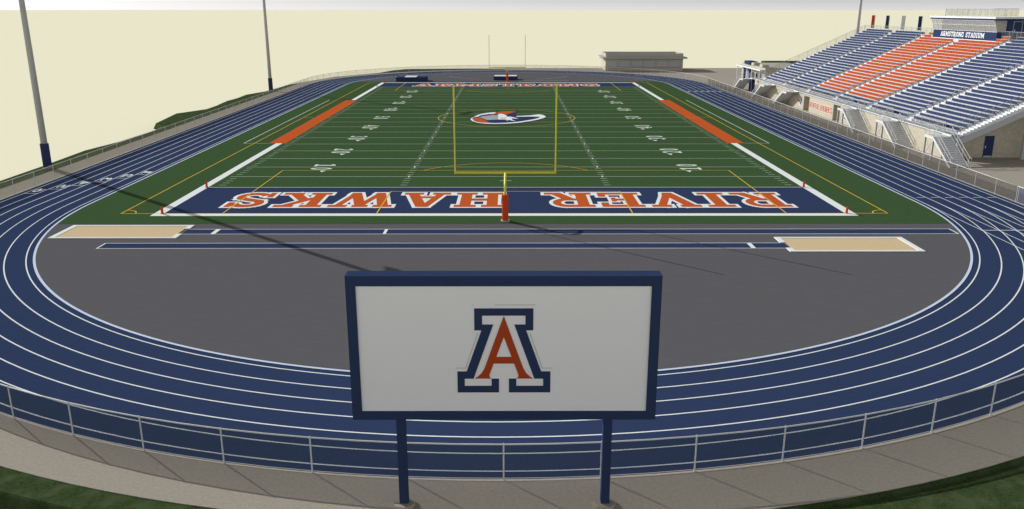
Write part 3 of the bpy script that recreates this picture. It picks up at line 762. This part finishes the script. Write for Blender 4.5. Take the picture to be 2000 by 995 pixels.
# ---- stairs
def make_stair(label, group, sgn, loc):
    """local origin on the ground at the landing's inner front corner; flight descends toward sgn*y"""
    t_ = thing('access_stair', label, 'staircase', loc, group)
    W0, W1 = -1.8, -.12; LZ = 2.3; LD = 1.75; n = 14; run = 3.85 if sgn < 0 else 4.3
    y = lambda v_: sgn*v_
    b = MB(); ya, yb = sorted((0, y(-LD))); b.box(W0, W1, ya, yb, LZ-.04, LZ); b.box(W0-.04, W0, ya, yb, LZ-.24, LZ+.02)
    b.box(W1, W1+.06, ya, yb, LZ-.04, LZ+.12)
    b.build('landing', 'steel', t_)
    b = MB(); tr = run/n; rz = LZ/n
    for k in range(1, n):
        yk = y(k*tr); b.box(W0+.02, W1-.02, *sorted((y((k-1)*tr-.03), y(k*tr))), LZ-rz*k-.035, LZ-rz*k)
    b.build('treads', 'grille', t_)
    b = MB()
    for k in range(0, n):
        b.box(W0+.02, W1-.02, *sorted((y(k*tr+.005), y(k*tr-.012))), LZ-rz*(k+1)+.022, LZ-rz*k-.036)
    b.build('risers', 'alu', t_)
    for x in (W0-.05, W1):
        b = MB(); b.prism([(x, y(0), LZ+.02), (x, y(run), .04), (x, y(run), 0), (x, y(run-.3), 0), (x, y(0), LZ-.28)], (.05, 0, 0)); b.build('stringer', 'steel', t_)
    if sgn > 0:
        b = MB(); b.prism([(W0+.01, y(.02), LZ-.26), (W0+.01, y(run-.38), .03), (W0+.01, y(run-.34), .03), (W0+.01, y(.06), LZ-.26)], (W1-W0-.02, 0, 0)); b.build('soffit', 'alu', t_)
    for k in ((-.08, -LD+.08) if sgn < 0 else ()):
        b = MB(); b.box(W0, W0+.15, *sorted((y(k-.07), y(k+.07))), 0, LZ-.05); b.build('leg', 'greysteel', t_)
    if sgn < 0:
      b = MB(); b.tube([(W0+.09, y(-.1), .3), (W0+.09, y(-LD+.1), LZ-.3)], .015, 5); b.tube([(W0+.09, y(-.1), LZ-.3), (W0+.09, y(-LD+.1), .3)], .015, 5); b.build('cross_brace', 'greysteel', t_)
    for x in (W0, W1):
        b = MB()
        for hh in (.92, .5):
            b.tube([(x, y(0), LZ+hh), (x, y(run), hh)]+([(x, y(run+.3), hh), (x, y(run+.3), .02)] if hh > .8 else []), .024, 6)
        for k in range(4):
            f_ = k/3*.96; b.tube([(x, y(run*f_), LZ*(1-f_)), (x, y(run*f_), LZ*(1-f_)+.92)], .022, 6)
        if x == W0:
            for hh in (1.0, .5): b.tube([(x, y(0), LZ+hh), (x, y(-LD), LZ+hh), (W1, y(-LD), LZ+hh)], .022, 6)
            for q in ((x, y(-LD)), (W1, y(-LD)), (x, y(-.9))): b.tube([(*q, LZ), (*q, LZ+1.0)], .022, 6)
        b.build('handrail', 'steel', t_)
    return t_
n1 = make_stair('near facing access stair at the near end of the grandstand, beside the navy door wall', 'access stairs of the grandstand', -1, (42.68, -33.2, 0))
dup(n1, (42.68, -21.85, 0), 'near facing access stair in the middle of the three flights with visible treads')
dup(n1, (42.68, -10.55, 0), 'near facing access stair just right of the orange wall lettering')
f1 = make_stair('far facing access stair with grey underside, just left of the hawk wall emblem', 'access stairs of the grandstand', 1, (42.68, 13.0, 0))
dup(f1, (42.68, 24.2, 0), 'far facing access stair with grey underside, middle one of the far flights')
dup(f1, (42.68, 36.9, 0), 'far facing access stair with grey underside at the far end of the grandstand')
# ---- press box
pb = thing('press_box', 'navy press box with window band on top of the grandstand', 'press box', (59.6, 0, 0))
PZ = 9.9; D = 3.5; hy = 7.94
b = MB(); ZS = 11.28; ZT = 12.66
b.box(0, .12, -hy, hy, PZ, ZS)                                      # front apron wall
b.box(D-.12, D, -hy, hy, PZ-.3, ZT)                                   # back
for s_ in (-1, 1):
    ya, yb = sorted((s_*hy, s_*(hy-.12)))
    b.box(.121, 1.05, ya, yb, PZ, ZS); b.box(1.05, D-.121, ya, yb, PZ, ZT)
b.box(.121, D-.121, -hy+.121, hy-.121, PZ-.1, PZ+.05)
b.build('wall', 'siding', pb)
b = MB(); b.box(-.55, D+.25, -hy-.25, hy+.25, ZT+.02, ZT+.2, 1); b.box(-.6, D+.3, -hy-.3, hy+.3, ZT+.203, ZT+.42, 0); b.build('roof', ['alu', 'navy'], pb)
# interior wall (pale) seen through the glass
b = MB(); b.box(D-.3, D-.13, -hy+.13, hy-.13, PZ+.06, ZT); b.box(.3, 1.1, -hy+.2, hy-.2, ZS-.25, ZS-.2); b.build('interior', 'shutter', pb)
wn = MB(); wn.prism([(-.001, -hy+.02, ZS+.02), (.03, -hy+.02, ZS+.02), (-.44, -hy+.02, ZT), (-.47, -hy+.02, ZT)], (0, 2*hy-.04, 0))
fr = MB(); npan = 12
for k in range(npan+1):
    y = -hy+.04+(2*hy-.08)*k/npan
    fr.prism([(-.02, y-.018, ZS), (.03, y-.018, ZS), (-.44, y-.018, ZT), (-.49, y-.018, ZT)], (0, .036, 0), 0)
for zz, dx in ((ZS, 0), ((ZS+ZT)/2+.05, -.25), (ZT-.06, -.46)):
    fr.box(dx-.05, dx+.02, -hy, hy, zz-.01, zz+.035)
for s_ in (-1, 1):
    y = s_*(hy-.06)
    fr.prism([(1.03, y-.03, ZS), (1.09, y-.03, ZS), (1.09, y-.03, ZT), (1.03, y-.03, ZT)], (0, .06, 0))
window = wn.build('window', 'glass', pb); fr.build('window_frame', 'steel', window)
for s_ in (-1, 1):
    y = s_*(hy-.06); sw = MB(); sw.prism([(.02, y, ZS), (1.03, y, ZS), (1.03, y, ZT), (-.45, y, ZT)], (0, .02, 0)); sw.build('side_window', 'glass', pb)
dd = MB(); dd.box(1.95, 2.85, -hy-.05, -hy-.003, PZ+.5, PZ+2.55); dd = dd.build('door', 'navy', pb)
h_ = MB(); h_.box(2.02, 2.1, -hy-.09, -hy-.052, PZ+1.45, PZ+1.7); h_.build('handle', 'steel', dd)
b = MB(); b.tube([(1.88, -hy-.03, PZ+.5), (1.88, -hy-.03, PZ+2.62), (2.92, -hy-.03, PZ+2.62), (2.92, -hy-.03, PZ+.5)], .035, 6); b.build('door_frame', 'steel', dd)
b = MB(); letters(b, 'ARMSTRONG STADIUM', (-.004, 5.75, 10.48), (0, -1, 0), (0, 0, 1), (-1, 0, 0), 11.0, .62, 0, None, thick=.03, gap=.1, space=.45); b.build('sign_lettering', 'white', pb)
r1 = rail([(.3, 5.8, ZT+.42), (.3, -6.1, ZT+.42), (D-.2, -6.1, ZT+.42), (D-.2, 5.8, ZT+.42), (.3, 5.8, ZT+.42)], 'roof_railing', 1.5, .95, parent=pb)
b = MB(); b.box(.6, 3.2, -hy-1.3, -hy-.06, PZ+.3, PZ+.5); b.build('entry_platform', 'alu', pb)
# ---- banners
for k, (yc_, mt, lb) in enumerate([(31.6, 'padred', 'narrow orange red banner behind the top railing, nearest the light pole'),
                                  (26.05, 'navy', 'narrow navy banner between the orange red and the white banner'),
                                  (20.5, 'alu', 'narrow plain white banner behind the top railing of the grandstand'),
                                  (14.95, 'navy', 'narrow navy banner beside the press box')]):
    t_ = thing('banner', lb, 'banner', (60.85, yc_, 0), 'banners along the top of the grandstand')
    b = MB(); ww = .25; N = 10; za, zb = 10.95, 12.98
    zz_ = [za+(zb-za)*i/N for i in range(N+1)]; of = [.012*math.sin(i*.9) for i in range(N+1)]
    for dy_ in (0, .02): b.strip([(-ww, o_+dy_, z) for z, o_ in zip(zz_, of)], [(ww, o_+dy_, z) for z, o_ in zip(zz_, of)])
    for xe_ in (-ww, ww): b.strip([(xe_, o_, z) for z, o_ in zip(zz_, of)], [(xe_, o_+.02, z) for z, o_ in zip(zz_, of)])
    b.build('cloth', mt, t_)
    b = MB(); b.tube([(.3, .01, 0), (.3, .01, 13.0)], .035, 8); b.build('pole', 'greysteel', t_)
    for z in (za+.02, zb-.02):
        b = MB(); b.tube([(-ww, .01, z), (.3, .01, z)], .015, 6); b.build('arm', 'greysteel', t_)
# ---- far end walkway of the stand
b = MB(); b.box(.0, 1.9, YS+.003, YS+4.2, Z0-.2, Z0-.02); b.box(.2, .4, YS+3.8, YS+4.0, 0, Z0-.2); b.box(1.5, 1.7, YS+3.8, YS+4.0, 0, Z0-.2); b.build('end_platform', 'greysteel', gs)
rail([(1.85, YS+.1, Z0-.02), (1.85, YS+4.15, Z0-.02), (.05, YS+4.15, Z0-.02)], 'platform_railing', 1.3)
b = MB(); b.box(.25, .33, 35.2, 38.6, 0, 2.3); b.build('end_screen', 'navy', gs)
# ================================================================== TICKET BUILDING (far end of the stand)
tb = thing('ticket_building', 'low tan building with white canopy and navy entry at the far end of the grandstand', 'building', (47.6, 53, 0))
b = MB(); b.box(0, 9, -8, 8, 0, 3.35); b.build('wall', 'block', tb)
b = MB(); b.box(.2, 8.8, -7.8, 7.8, 3.352, 3.4); b.box(-.05, 9.05, -8.05, 8.05, 3.403, 3.5, 0); b.build('roof', 'roofgrey', tb)
b = MB(); b.box(-1.1, .0, -8.3, 8.3, 2.95, 3.2); b.build('canopy', 'alu', tb)
b = MB(); b.box(-.3, 1.2, 1.5, 5.6, 3.51, 4.1); b.box(-.3, -.01, 1.5, 2.1, 0, 2.94); b.box(-.3, -.01, 5.0, 5.6, 0, 2.94); b.box(-.3, -.01, 2.1, 5.0, 2.3, 2.94); b.build('navy_portal', 'navy', tb)
for (ya, yb) in ((-.8, .8), (-6.6, -4.8)):
    b = MB(); b.box(-.2, 1.0, ya, yb, 3.51, 4.0); b.build('parapet_block', 'block', tb)
for yy in (2.2, 3.6):
    b = MB(); b.box(-.06, -.004, yy, yy+1.2, .02, 2.28); b.build('door', 'shutter', tb)
for yy in (-1.2, -3.6, -6.0):
    b = MB(); b.box(-.05, -.004, yy, yy+1.4, .9, 2.2); wd = b.build('window', 'seatdark', tb)
    b = MB(); b.box(-.09, -.052, yy-.08, yy, .85, 2.25); b.box(-.09, -.052, yy+1.4, yy+1.48, .85, 2.25); b.build('frame', 'alu', wd)
for yy in (-7.9, -2.5, 0.9, 7.9):
    b = MB(); b.box(-1.0, -.85, yy-.07, yy+.07, 0, 2.95); b.build('post', 'alu', tb)
# ================================================================== CONCESSION BUILDING
cb = thing('concession_building', 'long low tan building with six grey shutters behind the far bend', 'building', (31.9, 88.3, 0))
hw = 9.1; DP = 9.0
b = MB(); b.box(-hw, hw, 0, DP, 0, 2.78); b.build('wall', 'block', cb)
b = MB(); b.box(-hw-.0, hw, 0, .25, 3.12, 3.95); b.box(-hw, hw, DP-.25, DP, 3.12, 3.95); b.box(-hw, -hw+.25, .25, DP-.25, 3.12, 3.95); b.box(hw-.25, hw, .25, DP-.25, 3.12, 3.95); b.build('parapet', 'roofgrey', cb)
b = MB(); b.box(-hw-.8, hw+.8, -1.0, DP+.6, 2.783, 3.117); b.build('roof', 'roofgrey', cb)
b = MB(); b.box(-hw-1.5, -hw-.803, 1.0, 5.5, 3.0, 3.1); b.build('side_canopy', 'alu', cb)
for k in range(6):
    xa = -hw+.45+k*2.95
    b = MB(); b.box(xa, xa+2.35, -.05, -.003, .92, 2.2); sh = b.build('shutter', 'shutter', cb)
    b = MB(); b.box(xa-.05, xa+2.4, -.3, -.052, .82, .9); b.build('counter', 'greysteel', sh)
    b = MB(); b.box(xa+2.42, xa+2.5, -.12, -.003, .3, 2.5); b.build('downpipe', 'greysteel', cb)
# ================================================================== MATS
def matthing(loc, sx, sy, h, lb, topx):
    t_ = thing('landing_mat', lb, 'landing mat', loc, 'covered landing mats on the far apron')
    b = MB(); b.box(-sx/2, sx/2, 0, sy, .01, h); b.build('cover', 'navy', t_, bevel=.05)
    b = MB(); b.box(*topx, .1, sy-.1, h+.002, h+.1); b.build('top_pad', 'alu', t_, bevel=.03)
matthing((-19.5, 57.95, 0), 6.1, 3.6, .8, 'long navy landing mat left of the far goal post, pale pad on top', (-1.3, 1.0))
matthing((-.55, 61.3, 0), 4.9, 3.0, .72, 'navy landing mat directly behind the far goal post', (-2.3, 2.3))
# ================================================================== LIGHT + CAMERA
EL_ = math.radians(23.3); dx, dy = .737, -.676
dirv = Vector((dx*math.cos(EL_), dy*math.cos(EL_), -math.sin(EL_)))
sun = bpy.data.lights.new('sun', 'SUN'); sun.energy = 4.0; sun.angle = math.radians(.25); sun.color = (1, .985, .962)
so = bpy.data.objects.new('sun', sun); COL.objects.link(so); so.rotation_euler = dirv.to_track_quat('-Z', 'Y').to_euler(); so.location = (-60, 60, 60)
wd = bpy.data.worlds.new('World'); sc.world = wd; wd.use_nodes = True
nt = wd.node_tree; bg = nt.nodes['Background']
sk = nt.nodes.new('ShaderNodeTexSky'); sk.sky_type = 'NISHITA'; sk.sun_disc = False; sk.sun_elevation = EL_; sk.sun_rotation = math.atan2(-dx, -dy)
sk.dust_density = 3.0; sk.air_density = 1.2; sk.ozone_density = 1
hs = nt.nodes.new('ShaderNodeHueSaturation'); hs.inputs['Saturation'].default_value = .12; hs.inputs['Value'].default_value = .45
nt.links.new(sk.outputs[0], hs.inputs['Color'])
gc = nt.nodes.new('ShaderNodeTexCoord'); gs_ = nt.nodes.new('ShaderNodeSeparateXYZ'); nt.links.new(gc.outputs['Generated'], gs_.inputs[0])
gr = nt.nodes.new('ShaderNodeValToRGB'); nt.links.new(gs_.outputs[2], gr.inputs[0])
el = gr.color_ramp.elements
el[0].position = 0.0; el[0].color = (.60, .60, .605, 1); el[1].position = 1.0; el[1].color = (.0, .0, .0, 1)

for p_, v_ in ((.012, .44), (.06, .88), (.24, .88), (.45, .06)):
    e_ = el.new(p_); e_.color = (v_, v_, v_*1.015, 1)
vm = nt.nodes.new('ShaderNodeVectorMath'); vm.operation = 'SCALE'; vm.inputs['Scale'].default_value = 10.0; nt.links.new(gr.outputs[0], vm.inputs[0])
va = nt.nodes.new('ShaderNodeVectorMath'); va.operation = 'ADD'; nt.links.new(vm.outputs[0], va.inputs[0]); nt.links.new(hs.outputs[0], va.inputs[1])
nt.links.new(va.outputs[0], bg.inputs['Color']); bg.inputs['Strength'].default_value = .1
cam = bpy.data.cameras.new('camera'); co = bpy.data.objects.new('camera', cam); COL.objects.link(co)
co.location = (.4014, -113.1008, 14.0587); co.rotation_euler = (PI/2-.2857853, 0, -.0020585)
cam.sensor_width = 36; cam.lens = 36*1635.193/2000; cam.clip_end = 30000; cam.clip_start = .5
sc.camera = co
sc.view_settings.view_transform = 'Standard'; sc.view_settings.look = 'None'; sc.view_settings.exposure = .13; sc.view_settings.gamma = 1
sc.cycles.transparent_max_bounces = 12
